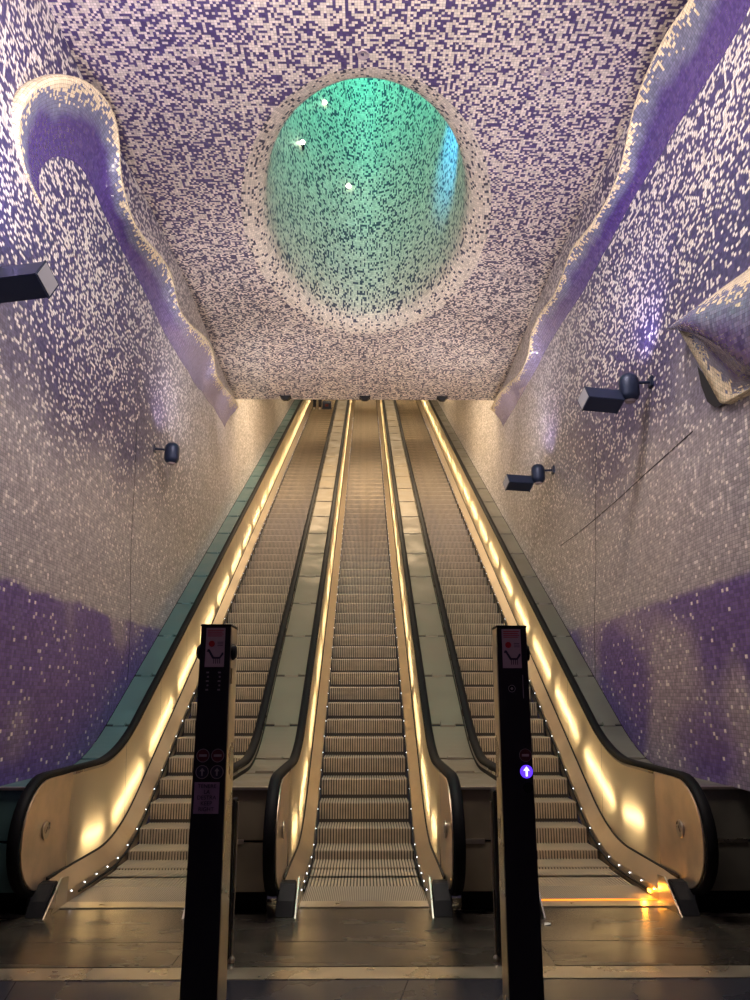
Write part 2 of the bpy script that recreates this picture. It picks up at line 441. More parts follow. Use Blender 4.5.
def ledge(side, crest_px, valley_px, parent, prot=0.22, n=150):
    def pf(t):
        if side > 0: return 1.0
        t = min(1, max(0, (t - 0.06)/0.28)); return 0.05 + 0.95*t*t*(3 - 2*t)
    cr = [at_wall(px, py, side, prot*pf(i/(len(crest_px)-1))) for i, (px, py) in enumerate(crest_px)]
    if side < 0:
        va = [at_wall(px, py, side, 0.0) for px, py in valley_px]
        def dens(P):
            out = []; m_ = len(P) - 1
            for i in range(n):
                f = i*m_/(n-1); j = min(m_-1, int(f)); f -= j
                a, b, c, d = P[max(0, j-1)], P[j], P[j+1], P[min(m_, j+2)]
                out.append(0.5*((2*b) + (c-a)*f + (2*a-5*b+4*c-d)*f*f + (3*b-a-3*c+d)*f**3))
            return out
        cr, va = smooth(dens(cr), 6), smooth(dens(va), 6)
    else:
        va = [at_wall(px, py, side, 0.0) for px, py in valley_px]
        cr = smooth(resample(cr, n), 4); va = smooth(resample(va, n), 4)
    # across the straight run pair crest and valley points that stand at the same depth
    js = []; last = 0
    for i in range(n):
        t = i/(n-1); wgt = 1.0 if side > 0 else min(1, max(0, (t - 0.34)/0.14)); wgt = wgt*wgt*(3 - 2*wgt)
        j0 = int(n*0.34) if side < 0 else 0; jm = n - 1.0
        for j in range(j0, n-1):
            if va[j].y <= cr[i].y <= va[j+1].y: jm = j + (cr[i].y - va[j].y)/max(1e-6, va[j+1].y - va[j].y); break
        else:
            if cr[i].y < va[j0].y: jm = float(j0)
        jj = max(last, i*(1-wgt) + jm*wgt); last = jj; js.append(jj)
    js[-1] = n - 1.0
    va = smooth([va[min(n-2, int(j))].lerp(va[min(n-1, int(j)+1)], j - min(n-2, int(j))) for j in js], 2)
    vs, fs, uv, ed = [], [], [], []
    m = None
    for i in range(n):
        c, v = cr[i], va[i]
        wv = Vector((side*(wallX(v.y, v.z) + 0.004), v.y, v.z))
        flat = Vector((0, c.y - v.y, c.z - v.z)); L = flat.length
        dirn = flat/L if L > 1e-4 else Vector((0, 0, 1))
        if L < 0.4 and (side > 0 or i > n*0.4):
            dirn = (dirn*(L/0.4) + Vector((0, 0, 1))*(1 - L/0.4)).normalized()
        taper = pf(i/(n-1))
        taper = min(taper, (n-1-i)/4)
        cy_, cz_ = v.y + flat.y*0.5, v.z + flat.z*0.5
        ctrl = Vector((side*(wallX(cy_, cz_) - 0.015), cy_, cz_))
        cc = Vector((c.x, c.y, c.z)) - dirn*min(0.05, L*0.3)
        sec = []
        for q in range(11):
            t = q/10
            sec.append((wv*(1-t)**2 + ctrl*2*t*(1-t) + cc*t**2, 0.75*t**1.4))
        # rounded rim then back to the wall
        rr = 0.035
        sec.append((cc + dirn*rr + Vector((-side*0.01, 0, 0)), 0.95))
        sec.append((cc + dirn*rr*2.0 + Vector((side*0.02, 0, 0)), 1.0))
        sec.append((cc + dirn*rr*2.3 + Vector((side*0.07, 0, 0)), 0.9))
        sec.append((Vector((side*(wallX(c.y, c.z)+0.10), c.y, c.z)) - dirn*0.02, 0.3))
        m = len(sec)
        arc = 0; pp = None
        for p, e in sec:
            if pp is not None: arc += (p-pp).length
            pp = p
            vs.append(p); ed.append(e); uv.append((0.5*(v.y + c.y) - 0.4*(v.z + c.z), arc))
    for i in range(n-1):
        for j in range(m-1):
            q = (i*m+j, (i+1)*m+j, (i+1)*m+j+1, i*m+j+1)
            fs.append(q)
    # arc-length u
    acc = 0; U = [0]
    for i in range(1, n):
        acc += 0.5*((cr[i]-cr[i-1]).length + (va[i]-va[i-1]).length); U.append(acc)
    uv = [(U[i//m], uv[i][1]) for i in range(len(uv))]
    return from_data('wave_ledge', vs, fs, M['ledge'], parent=parent, uv=uv, smooth=True, attr=ed)
ledge(-1, [(42,208),(28,182),(19,150),(18,122),(25,99),(41,86),(62,80),(85,84),(103,98),(115,120),(119,150),(120,175),(130,215),(142,236),(158,254),(170,272),(176,298),(181,313),(192,327),(206,338),(213,353),(215,372),(222,385),(234,398),(238,408)],
      [(43,210),(43,200),(44,190),(45,183),(48,177),(54,171),(63,167),(72,169),(80,175),(87,185),(95,200),(103,216),(115,240),(125,260),(136,281),(146,300),(155,318),(163,334),(172,349),(180,364),(189,377),(197,388),(206,400),(215,412),(224,430)], wl)
ledge(1, [(735,-100),(712,-50),(699,-25),(687,0),(667,27),(647,67),(633,103),(627,133),(620,167),(607,197),(590,223),(570,247),(562,273),(553,294),(538,313),(530,332),(528,354),(522,370),(507,383),(497,394),(490,408)],
      [(830,-140),(795,-70),(770,-25),(750,7),(713,70),(687,117),(667,147),(633,197),(607,247),(583,293),(567,315),(550,343),(533,373),(517,403),(503,428)], wr)

# shell shaped fold on the right wall, with a sheet of painted shade beneath it
def shell():
    top = [(678,328),(690,313),(705,299),(722,286),(750,266),(800,232),(860,195)]
    mid = [(678,328),(692,330),(708,338),(724,352),(741,374),(790,420),(850,480)]
    bot = [(678,328),(686,340),(697,358),(709,380),(722,404),(775,400),(850,560)]
    n = 60
    A = smooth(resample([at(x, y, 2.80) for x, y in top], n)); B = smooth(resample([at(x, y, 2.50) for x, y in mid], n)); C = smooth(resample([at(x, y, 2.86) for x, y in bot[:5] + [(752,386),(800,352)]], n))
    B = smooth(resample([at(x, y, 2.62) for x, y in [(678,328),(700,333),(722,345),(745,365),(790,395)]], n))
    tip = at(679, 328, 2.92)
    vs, fs, uv, ed = [], [], [], []
    for i in range(n):
        t = i/(n-1); pull = max(0, 1 - t*4)**1.5
        a, b, c = A[i].lerp(tip, pull), B[i].lerp(tip, pull), C[i].lerp(tip, pull)
        back = max(0, (t - 0.72)/0.28)**2
        mid_ = (a + c)/2; mid_ = Vector((wallX(mid_.y, mid_.z) + 0.05, mid_.y, mid_.z))
        a, b, c = a.lerp(mid_, back), b.lerp(mid_, back), c.lerp(mid_, back)
        wa = Vector((wallx(a.z) + 0.12, a.y, a.z + 0.03))
        row = [(wa, 0.3), (a + Vector((0.05, 0, 0.02)), 0.9), (a, 1.0)]
        for q in range(1, 9):
            f = q/8; bul = 0.12*math.sin(math.pi*f)*(1 - back)
            row.append((a.lerp(b, f) + Vector((-bul, 0, 0)), 0.35 + 0.6*(1-f)**1.8))
        for q in range(1, 9):
            f = q/8
            row.append((b.lerp(c, f) + Vector((0.10*math.sin(math.pi*f), 0, 0)), 0.22 + 1.1*abs(f-0.35)))
        row.append((Vector((wallx(c.z) + 0.15, c.y, c.z - 0.02)), 0.2))
        m = len(row); arc = 0; pp = None
        for p, e in row:
            if pp is not None: arc += (p-pp).length
            pp = p; vs.append(p); ed.append(e); uv.append((p.y, arc))
    for i in range(n-1):
        for j in range(m-1): fs.append((i*m+j, (i+1)*m+j, (i+1)*m+j+1, i*m+j+1))
    return from_data('shell_fold', vs, fs, M['ledge'], parent=wr, uv=uv, smooth=True, attr=ed)
shell()
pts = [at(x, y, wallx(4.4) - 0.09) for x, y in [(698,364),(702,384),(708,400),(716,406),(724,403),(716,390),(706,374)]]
from_data('cleft_shade', pts, [tuple(range(len(pts)))], M['seam'], parent=wr)  # flat dark sheet, shade of the hollow put into its colour

def joint(side, pxs, parent, wd=0.008):
    P = [at(x, y, side*2.95) for x, y in pxs]
    b = MB()
    for a, c in zip(P, P[1:]):
        for q in range(12):
            p0, p1 = a.lerp(c, q/12), a.lerp(c, (q+1)/12)
            def w3(p): return Vector((side*(wallX(p.y, p.z) - 0.003), p.y, p.z))
            b.tube(w3(p0), w3(p1), wd/2, n=5)
    return b.build('wall_joint', M['seam'], parent)
joint(1, [(695,430),(640,475),(590,520),(562,545)], wr)
joint(1, [(590,430),(592,520),(597,600),(603,680)], wr, 0.005)
joint(-1, [(143,420),(140,480),(128,620),(122,680)], wl, 0.005)

# ------------------------------------------------------------------ escalators
def step_mesh():
    b = MB(); b.box((-0.495, 0.016, -0.24), (0.495, 0.44, -0.012))
    n = 34
    for i in range(n):
        x = -0.49 + 0.98*i/n; w_ = 0.98/n*0.58
        b.prism_x(x, x + w_, [(0.0, -0.012), (0.004, 0.0), (0.44, 0.0), (0.44, -0.014), (0.016, -0.014), (0.028, -0.10), (0.040, -0.17), (0.016, -0.17), (0.006, -0.10)])
    return b
def rail_path():
    P = [(6.95, 0.16), (6.75, 0.12), (6.55, 0.13)]
    for i in range(1, 18):
        t = math.pi*(-0.5) - math.pi*i/18
        P.append((6.55 + 0.47*math.cos(t), 0.555 + 0.425*math.sin(t)))
    top = 0.98
    P.append((6.57, top))
    for y in ys(6.75, YEND): P.append((y, top + rise(y, 0.62)))
    return P
def sweep(path, prof, x, name, mat, parent, closed=True):
    """prof = (dx, dn) in the section; dn along the outward normal of the path"""
    vs, fs = [], []; m = len(prof); n = len(path)
    for i, (y, z) in enumerate(path):
        a = path[max(0, i-1)]; c = path[min(n-1, i+1)]
        ty, tz = c[0]-a[0], c[1]-a[1]; L = math.hypot(ty, tz); ty, tz = ty/L, tz/L
        ny, nz = -tz, ty
        for dx, dn in prof: vs.append((x + dx, y + ny*dn, z + nz*dn))
    for i in range(n-1):
        for j in range(m if closed else m-1): fs.append((i*m+j, i*m+(j+1) % m, (i+1)*m+(j+1) % m, (i+1)*m+j))
    if closed: fs += [tuple(range(m)), tuple(range((n-1)*m, n*m))[::-1]]
    b = MB(); b.add(vs, fs); return b.build(name, mat, parent, smooth=True, angle=50)
RAILPROF = [(-0.042, -0.022), (-0.045, 0.0), (-0.034, 0.018), (0.0, 0.024), (0.034, 0.018), (0.045, 0.0), (0.042, -0.022), (0.024, -0.024), (0.02, -0.01), (-0.02, -0.01), (-0.024, -0.024)]
smesh = None
def escalator(cx, label, first):
    global smesh
    e = tag(empty('escalator', (cx, Y0, 0)), label, 'escalator', 'parallel escalators')
    e_off = Vector((0, -Y0, 0))
    def P(o): o.location = e_off; return o          # children built in hall coordinates relative to the lane centre
    # steps
    yk = 7.27; k_ = 0
    while yk < YEND - 0.4:
        z = rise(yk + 0.10, 0.55)
        if smesh is None:
            s = step_mesh().build('step', M['groove_shade'], e); smesh = s.data; smesh.materials.append(M['step'])
            for q in range(6, len(smesh.polygons)): smesh.polygons[q].material_index = 1
        else: s = new('step', smesh, None, e)
        s.location = (0, yk - Y0, z); yk += RUN; k_ += 1
    # comb plate, landing plate with plates edges
    b = MB(); b.box((-0.53, 6.78, -0.03), (0.53, 7.28, 0.006)); P(b.build('comb_plate', M['comb'], e))
    b = MB(); b.box((-0.54, 6.60, -0.03), (0.54, 6.78, 0.010)); P(b.build('comb_edge', M['steel'], e, bevel=0.002))
    for y0_, y1_ in ((5.27, 5.75), (5.76, 6.59)):
        b = MB(); b.box((-0.67, y0_, -0.03), (0.67, y1_, 0.003)); P(b.build('landing_plate', M['landing'], e))
    for s in (-1, 1):
        # skirt and sloping inner deck, one folded sheet along the run
        Y = ys(6.42, YEND)
        prof = [(0.505, -0.10), (0.507, 0.09), (0.512, 0.10), (0.618, 0.21), (0.628, 0.21), (0.628, 0.0), (0.60, -0.1)]
        vs, fs = [], []; m = len(prof)
        for y in Y:
            z = rise(y, 0.6); f = 1.0 if y > 6.9 else 0.85 + 0.15*(y-6.42)/0.48
            for dx, dz in prof: vs.append((s*dx, y + (0.22*max(0, dz)/0.21 if y < 6.5 else 0), z + (dz*f if y > 6.5 or dz > 0 else dz)))
        for i in range(len(Y)-1):
            for j in range(m): fs.append((i*m+j, i*m+(j+1) % m, (i+1)*m+(j+1) % m, (i+1)*m+j))
        fs += [tuple(range(m)), tuple(range((len(Y)-1)*m, len(Y)*m))]
        b = MB(); b.add(vs, fs); sk = P(b.build('skirt', M['skirt'], e))
        # black end cap of the skirt
        b = MB(); b.prism_x(s*0.525, s*0.66, [(6.33, 0.0), (6.40, 0.10), (6.50, 0.20), (6.60, 0.205), (6.60, 0.0)])
        P(b.build('end_cap', M['black'], e, bevel=0.008))
        b = MB(); b.prism_x(s*0.502, s*0.514, [(6.30, 0.0), (6.60, 0.22), (6.75, 0.205), (6.75, 0.0)]); P(b.build('skirt_tip', M['steel'], e))
        b = MB(); vs = []; Yb = ys(6.62, YEND)
        for y in Yb:
            z = rise(y, 0.6) + 0.20
            vs += [(s*0.617, y, z), (s*0.617, y, z+0.020), (s*0.633, y, z+0.022), (s*0.633, y, z)]
        fs = [(i*4+j, i*4+(j+1) % 4, i*4+4+(j+1) % 4, i*4+4+j) for i in range(len(Yb)-1) for j in range(4)]
        b.add(vs, fs); P(b.build('panel_gasket', M['black'], e))
        # dark gap brush line
        b = MB(); vs = []; Yb = ys(7.0, YEND)
        for y in Yb:
            z = rise(y, 0.6)
            vs += [(s*0.504, y, z+0.030), (s*0.490, y, z+0.030), (s*0.490, y, z+0.045), (s*0.504, y, z+0.045)]
        fs = [(i*4+j, i*4+(j+1) % 4, i*4+4+(j+1) % 4, i*4+4+j) for i in range(len(Yb)-1) for j in range(4)]
        b.add(vs, fs); P(b.build('skirt_brush', M['black'], e))
        # balustrade panel incl. newel plate
        def edge_top(y): return 0.945 + rise(y, 0.62)
        vs, fs = [], []
        Yp = ys(7.02, YEND)
        for y in Yp:
            z = rise(y, 0.6)
            vs += [(s*0.630, y, z+0.20), (s*0.662, y, edge_top(y))]
        fs = [(i*2, i*2+1, i*2+3, i*2+2) for i in range(len(Yp)-1)]
        b = MB(); b.add(vs, fs); pn = P(b.build('balustrade_panel', M['panel'], e))
        # panel joints
        b = MB(); y = 8.6
        b2 = []
        while y < 26:
            z = rise(y, 0.6)
            b.add([(s*0.6285, y, z+0.21), (s*0.6605, y+0.0, edge_top(y)-0.01), (s*0.6605, y+0.006, edge_top(y+0.006)-0.01), (s*0.6285, y+0.006, rise(y+0.006)+0.21)], [(0,1,2,3)])
            y += 1.25
        jn = P(b.build('panel_joint', M['seam'], e)); jn['kind'] = 'stuff'
        pr = [(7.04, 0.18), (6.75, 0.14), (6.55, 0.15)] + [(6.55 + 0.44*math.cos(-math.pi/2 - math.pi*i/18), 0.555 + 0.40*math.sin(-math.pi/2 - math.pi*i/18)) for i in range(1, 18)] + [(6.6, 0.955), (7.04, 0.955)]
        b = MB(); b.prism_x(s*0.640, s*0.668, pr); nw = P(b.build('newel_plate', M['newel'], e, bevel=0.003))
        b = MB(); b.lathe([(0.0, 0), (0.062, 0), (0.066, 0.004), (0.066, 0.010), (0.0, 0.010)], (0, 0, 0), 'X', 28)
        hb = b.build('round_cover', M['steel'], nw, smooth=True); hb.location = (s*0.634 - (0.010 if s > 0 else 0), 6.52, 0.58)
        b = MB(); b.box((-0.004, -0.03, -0.006), (0.014, 0.03, 0.006)); hs = b.build('keyhole_slot', M['black'], nw, bevel=0.002); hs.location = (s*0.632 - 0.005, 6.52, 0.58); hs.rotation_euler = (0.9, 0, 0)
        # handrail
        P(sweep(rail_path(), RAILPROF, s*0.69, 'handrail', M['rubber'], e))
        # steel track lip under the handrail
        tp = [(y, z) for y, z in rail_path()][3:]
        P(sweep(tp, [(-0.03*s, -0.048), (-0.036*s, -0.022), (0.043*s, -0.026), (0.043*s, -0.048)], s*0.69, 'rail_track', M['steel'], e))
        cp = [(y, z) for y, z in rail_path() if y >= 6.9 and z > 0.5]
        P(sweep(cp, [(0.034*s, -0.115), (0.034*s, -0.03), (0.042*s, -0.03), (0.042*s, -0.115)], s*0.69, 'closing_strip', M['black'], e))
        # light tubes standing behind the frosted sheet
        y = 7.40; tubes = MB(); hh = 0.36 if cx < -1 else (0.50 if cx > 1 and s > 0 else 0.42)
        while y < YEND - 2:
            y1 = y + (0.95 if y > 8.2 else 0.55)
            tubes.tube((s*0.712, y, rise(y) + hh), (s*0.712, y1, rise(y1) + hh), 0.013, n=6)
            y = y1 + 0.28
        lt = P(tubes.build('light_tube', M['strip'], e)); lt['kind'] = 'stuff'
        # skirt LEDs
        y = 6.85; n_ = 0; far = MB(); led = None
        while y < 30:
            z = rise(y, 0.6) + 0.075
            if n_ < 16:
                if led is None:
                    b = MB(); b.lathe([(0.0, 0), (0.0045, 0.0), (0.0045, 0.003), (0.003, 0.005), (0, 0.005)], (0,0,0), 'X', 10); led = b.build('skirt_light', M['led'], e)
                    l_ = led
                else: l_ = copy(led, e)
                l_.location = (s*0.506 + (-0.007 if s > 0 else 0), y - Y0, z)
            else: far.box((s*0.504-0.002, y-0.005, z-0.003), (s*0.504+0.002, y+0.005, z+0.003))
            y += 0.30; n_ += 1
        fo = P(far.build('far_skirt_lights', M['led'], e)); fo['kind'] = 'stuff'
    return e
g0 = PITCHX
e1 = escalator(-PITCHX, 'left escalator of steel steps, a lone figure near its top', True)
e2 = escalator(0.0, 'middle escalator of ribbed steel steps between the two narrow decks', False)
e3 = escalator(PITCHX, 'right escalator with an amber lamp and orange glow at its comb', False)
b = MB(); b.box((0.494, 6.93, 0.025), (0.506, 6.99, 0.05)); am = b.build('amber_signal', M['amber'], e3, bevel=0.003); am.location = (0, -Y0, 0)
b = MB(); b.box((-0.50, 6.765, 0.004), (0.50, 6.805, 0.013)); cg = b.build('comb_reflection', M['comb_glow'], e3); cg.location = (0, -Y0, 0)  # thin emitting strip added for the amber lamp's reflection on the comb
light('amber_glow', 'POINT', (g0 + 0.44, 6.92, 0.07), 1.6, (1.0, 0.35, 0.03), size=0.02)

# ------------------------------------------------------------------ decks between and beside the escalators
def deck(x0, x1, mat, label, front_x0=None, front_x1=None):
    d = tag(empty('escalator_deck', ((x0+x1)/2, Y0, 0)), label, 'escalator deck', 'steel decks beside the escalators')
    off = Vector((-(x0+x1)/2, -Y0, 0))
    fx0 = front_x0 if front_x0 is not None else x0; fx1 = front_x1 if front_x1 is not None else x1
    def P(o): o.location = off; return o
    seams = [6.42, 7.55] + [9.02 - 0.73] + [9.02 + 0.97*i for i in range(0, 29)]
    for i, (a, c) in enumerate(zip(seams, seams[1:])):
        Ya = [a + 0.022 + (c - a - 0.044)*q/8 for q in range(9)] if a < 9.5 else [a + 0.022, c - 0.022]
        vs = []
        X0, X1 = (fx0, fx1) if c < 8.0 else (x0, x1)
        for y in Ya:
            z = DECK_H + rise(y, 0.65)
            vs += [(X0+0.004, y, z-0.02), (X0+0.004, y, z), (X1-0.004, y, z), (X1-0.004, y, z-0.02)]
        fs = [(k*4+j, k*4+(j+1) % 4, k*4+4+(j+1) % 4, k*4+4+j) for k in range(len(Ya)-1) for j in range(4)] + [(0,1,2,3), tuple(4*(len(Ya)-1)+j for j in (3,2,1,0))]
        b = MB(); b.add(vs, fs); p = P(b.build('deck_panel', mat, d))
        if c < 30:
            # raised joint plate at the upper seam
            xa = x0 + (x1-x0)*0.28; xb = x0 + (x1-x0)*0.74; b = MB()
            z0_, z1_ = DECK_H + rise(c-0.035, 0.65), DECK_H + rise(c+0.035, 0.65)
            b.add([(xa, c-0.035, z0_+0.001), (xb, c-0.035, z0_+0.001), (xb, c+0.035, z1_+0.001), (xa, c+0.035, z1_+0.001),
                   (xa+0.006, c-0.030, z0_+0.022), (xb-0.006, c-0.030, z0_+0.022), (xb-0.006, c+0.030, z1_+0.018), (xa+0.006, c+0.030, z1_+0.018)],
                  [(0,3,2,1),(4,5,6,7),(0,1,5,4),(1,2,6,5),(2,3,7,6),(3,0,4,7)])
            jp = b.build('joint_plate', mat, p)
    # dark body under the panels
    vs, fs = [], []; Yb = ys(6.44, YEND)
    for y in Yb:
        z = DECK_H + rise(y, 0.65) - 0.012; zb = max(0.0, z - 1.3) if y > 8.5 else 0.16
        vs += [(x0, y, zb), (x0, y, z), (x1, y, z), (x1, y, zb)]
    fs = [(k*4+j, k*4+(j+1) % 4, k*4+4+(j+1) % 4, k*4+4+j) for k in range(len(Yb)-1) for j in range(4)] + [(0,1,2,3)]
    b = MB(); b.add(vs, fs); P(b.build('side_casing', M['black'], d))
    # front panels
    b = MB(); b.box((fx0+0.004, 6.40, 0.52), (fx1-0.004, 6.44, 0.89)); P(b.build('front_panel', mat, d, bevel=0.006))
    b = MB(); b.box((fx0+0.004, 6.40, 0.16), (fx1-0.004, 6.44, 0.505)); P(b.build('front_panel', mat, d, bevel=0.006))
    b = MB(); b.box((fx0+0.03, 6.393, 0.495), ((fx0+fx1)/2, 6.41, 0.53)); P(b.build('catch_plate', M['steel'], d, bevel=0.003))
    b = MB(); b.box((fx0+0.004, 6.38, 0.885), (fx1-0.004, 6.46, 0.905)); P(b.build('front_rail', M['steel'], d, bevel=0.003))
    b = MB(); b.box((fx0+0.02, 6.60, 0.0), (fx1-0.02, 6.66, 0.16)); P(b.build('plinth', M['black'], d))
    return d
g = PITCHX
deck(-g+0.735, -0.735, M['deck'], 'narrow steel deck between the left and middle escalators')
deck(0.735, g-0.735, M['deck'], 'narrow steel deck between the middle and right escalators')
deck(-2.865, -g-0.735, M['deck_left'], 'outer steel deck along the foot of the left mosaic wall', -3.3, -g-0.735)
deck(g+0.735, 2.865, M['deck_teal'], 'outer steel deck along the foot of the right mosaic wall', g+0.735, 3.3)

# ------------------------------------------------------------------ sign posts
def escalator_pictogram(parent, x, y, z, s):
    b = MB()
    pts = [(-0.045, 0.0), (-0.018, 0.0), (0.018, 0.035), (0.05, 0.035), (0.05, 0.026), (0.022, 0.026), (-0.013, -0.009), (-0.045, -0.009)]
    pts = [(-0.045, 0.030), (-0.035, 0.030), (-0.012, -0.008), (0.030, -0.008), (0.048, 0.016), (0.048, 0.026), (0.040, 0.026), (0.026, 0.002), (-0.004, 0.002), (-0.030, 0.044), (-0.040, 0.044)]
    n = len(pts)
    b.add([(x + p[0]*s, y, z + p[1]*s) for p in pts] + [(x + p[0]*s, y+0.001, z + p[1]*s) for p in pts], [tuple(range(n)), tuple(range(n, 2*n))[::-1]] + [(i, (i+1) % n, n+(i+1) % n, n+i) for i in range(n)])
    for i in range(4): b.box((x + (-0.006+0.011*i)*s, y, z - 0.034*s), (x + (-0.002+0.011*i)*s, y+0.001, z - 0.006*s))
    return b.build('escalator_pictogram', M['ink'], parent)
def disc(name, mat, parent, x, y, z, r, h=0.003, n=28):
    b = MB(); b.lathe([(0, 0), (r, 0), (r, h), (0, h)], (x, y, z), 'Y', n); return b.build(name, mat, parent, smooth=True)
def ring(name, mat, parent, x, y, z, r, wd=0.003):
    b = MB(); n = 32; vs = []
    for rr, yy_ in ((r, y), (r-wd, y), (r-wd, y+0.003), (r, y+0.003)):
        for i in range(n):
            t = 2*math.pi*i/n; vs.append((x+rr*math.cos(t), yy_, z+rr*math.sin(t)))
    fs = [(j*n+i, j*n+(i+1) % n, ((j+1) % 4)*n+(i+1) % n, ((j+1) % 4)*n+i) for j in range(4) for i in range(n)]
    b.add(vs, fs); return b.build(name, mat, parent, smooth=True)
def arrow(name, mat, parent, x, y, z, s):
    pts = [(-0.004, -0.018), (0.004, -0.018), (0.004, 0.004), (0.013, 0.004), (0, 0.020), (-0.013, 0.004), (-0.004, 0.004)]
    n = len(pts); b = MB()
    b.add([(x+a*s, y, z+c*s) for a, c in pts] + [(x+a*s, y+0.002, z+c*s) for a, c in pts], [tuple(range(n)), tuple(range(n, 2*n))[::-1]] + [(i, (i+1) % n, n+(i+1) % n, n+i) for i in range(n)])
    return b.build(name, mat, parent)
def post(cx, label, left):
    YP = 4.2; H = 1.955 if left else 1.95
    p = tag(empty('sign_post', (cx, YP, 0)), label, 'sign post', 'dark sign posts at the foot of the escalators')
    wb, wt = (0.092, 0.080) if left else (0.086, 0.080)
    dd = 0.28 if left else 0.20
    b = MB()
    b.add([(-wb, 0.012, 0), (wb, 0.012, 0), (wb, dd, 0), (-wb, dd, 0), (-wt, 0.012, H-0.004), (wt, 0.012, H-0.004), (wt, dd*0.75, H-0.004), (-wt, dd*0.75, H-0.004)],
          [(0,3,2,1),(4,5,6,7),(0,1,5,4),(1,2,6,5),(2,3,7,6),(3,0,4,7)])
    body = b.build('body', M['steel'], p, bevel=0.004); body['label'] = 'pale steel post casing'
    b = MB(); b.add([(-wb+0.002, 0.0, 0.0), (wb-0.002, 0.0, 0.0), (wb-0.002, 0.014, 0.0), (-wb+0.002, 0.014, 0.0), (-wt+0.002, 0.0, H), (wt-0.002, 0.0, H), (wt-0.002, 0.014, H), (-wt+0.002, 0.014, H)],
          [(0,3,2,1),(4,5,6,7),(0,1,5,4),(1,2,6,5),(2,3,7,6),(3,0,4,7)])
    fp = b.build('front_panel', M['blackglass'], p)
    b = MB(); b.box((-wt-0.002, -0.004, H-0.004), (wt+0.002, dd*0.75, H+0.008)); b.build('top_cap', M['black'], p, bevel=0.003)
    # notice with red dot and escalator drawing
    lx = 0.0 if left else -0.004
    b = MB(); b.box((lx-0.050, -0.004, H-0.215), (lx+0.050, -0.0005, H-0.012)); lb = b.build('safety_notice', M['label'], p)
    for i in range(4):
        b = MB(); b.box((lx-0.042, -0.005, H-0.026-0.010*i), (lx+0.042-0.006*(i % 2), -0.004, H-0.022-0.010*i)); b.build('text_line', M['red'], lb)
    disc('red_button_mark', M['red'], lb, lx-0.018, -0.006, H-0.095, 0.016, 0.002)
    for i in range(3):
        b = MB(); b.box((lx+0.012, -0.005, H-0.088-0.009*i), (lx+0.042, -0.004, H-0.085-0.009*i)); b.build('text_line', M['ink'], lb)
    escalator_pictogram(lb, lx, -0.005, H-0.165, 0.95)
    if left:
        for s in (-1, 1):
            b = MB(); b.lathe([(0, 0), (0.042, 0), (0.042, 0.010), (0.030, 0.024), (0.0, 0.028)], (0, 0, 0), 'X', 24)
            o = b.build('side_button', M['black'], p, smooth=True); o.location = (s*wt*1.0, 0.06, H-0.135); o.rotation_euler = (0, 0, 0 if s > 0 else math.pi)
        for x in (-0.035, 0.04):
            disc('lens', M['darkred'], p, x, -0.003, 1.297, 0.030); ring('lens_ring', M['ring'], p, x, -0.005, 1.297, 0.033)
            b = MB(); b.box((x-0.020, -0.005, 1.291), (x+0.020, -0.002, 1.303)); b.build('no_entry_bar', M['ring'], p)
            disc('lens', M['ink'], p, x, -0.003, 1.217, 0.030); ring('lens_ring', M['ring'], p, x, -0.005, 1.217, 0.033)
            arrow('arrow_sign', M['ring'], p, x, -0.006, 1.217, 1.0)
        b = MB(); b.box((-0.070, -0.004, 1.018), (0.056, -0.0005, 1.168)); nt = b.build('keep_right_notice', M['label2'], p)
        for i, s in enumerate(('TENERE', 'LA', 'DESTRA', 'KEEP', 'RIGHT')):
            text('notice_text', s, 0.027, M['ink'], nt, (-0.006, -0.0055, 1.149 - 0.0275*i))
        for x in (-0.032, 0.03):
            b = MB()
            for i in range(5): b.box((x-0.008+0.005*(i % 2), -0.004, 1.62+0.022*i), (x+0.006, -0.001, 1.628+0.022*i))
            b.build('faint_print', M['ring'], p)
        b = MB(); b.box((wt*1.03-0.002, 0.04, H-0.30), (wt*1.03+0.006, 0.09, H-0.22)); b.build('side_label', M['skirt'], p)
    else:
        b = MB(); b.lathe([(0, 0), (0.040, 0), (0.040, 0.014), (0.0, 0.022)], (0, 0, 0), 'X', 24)
        o = b.build('side_button', M['black'], p, smooth=True); o.location = (wt, 0.05, H-0.135)
        disc('key_switch', M['black'], p, -0.012, -0.004, H-0.32, 0.022); ring('key_ring', M['ring'], p, -0.012, -0.006, H-0.32, 0.019)
        disc('key_slot', M['ring'], p, -0.012, -0.006, H-0.32, 0.007, 0.002)
        b = MB(); b.box((0.046, -0.003, H-0.37), (0.050, -0.0005, H-0.25)); b.build('faint_print', M['ring'], p)
        disc('lens', M['darkred'], p, 0.044, -0.003, 1.297, 0.030); ring('lens_ring', M['ring'], p, 0.044, -0.004, 1.297, 0.032, 0.002)
        b = MB(); b.box((0.026, -0.005, 1.291), (0.062, -0.002, 1.303)); b.build('no_entry_bar', M['label'], p)
        l_ = disc('lit_lens', M['arrow_blue'], p, 0.046, -0.003, 1.217, 0.032); l_['label'] = 'glowing blue round lens'
        arrow('lit_arrow', M['arrow_white'], p, 0.046, -0.006, 1.217, 1.25)
        disc('lens', M['black'], p, 0.050, -0.003, 1.140, 0.026)
    # slim rear guard with foot
    s = 1 if left else -1
    gx = -0.045 if left else 0.055
    b = MB()
    b.box((gx-0.012, 1.10, 0.03), (gx+0.012, 1.24, 0.95 if left else 1.0)); gd = b.build('rear_guard', M['black'], p, bevel=0.005)
    b = MB(); b.tube((gx+s*0.02, 1.16, 0.02), (gx+s*0.02, 1.16, 0.93), 0.007, n=10); b.build('guard_rod', M['steel'], gd)
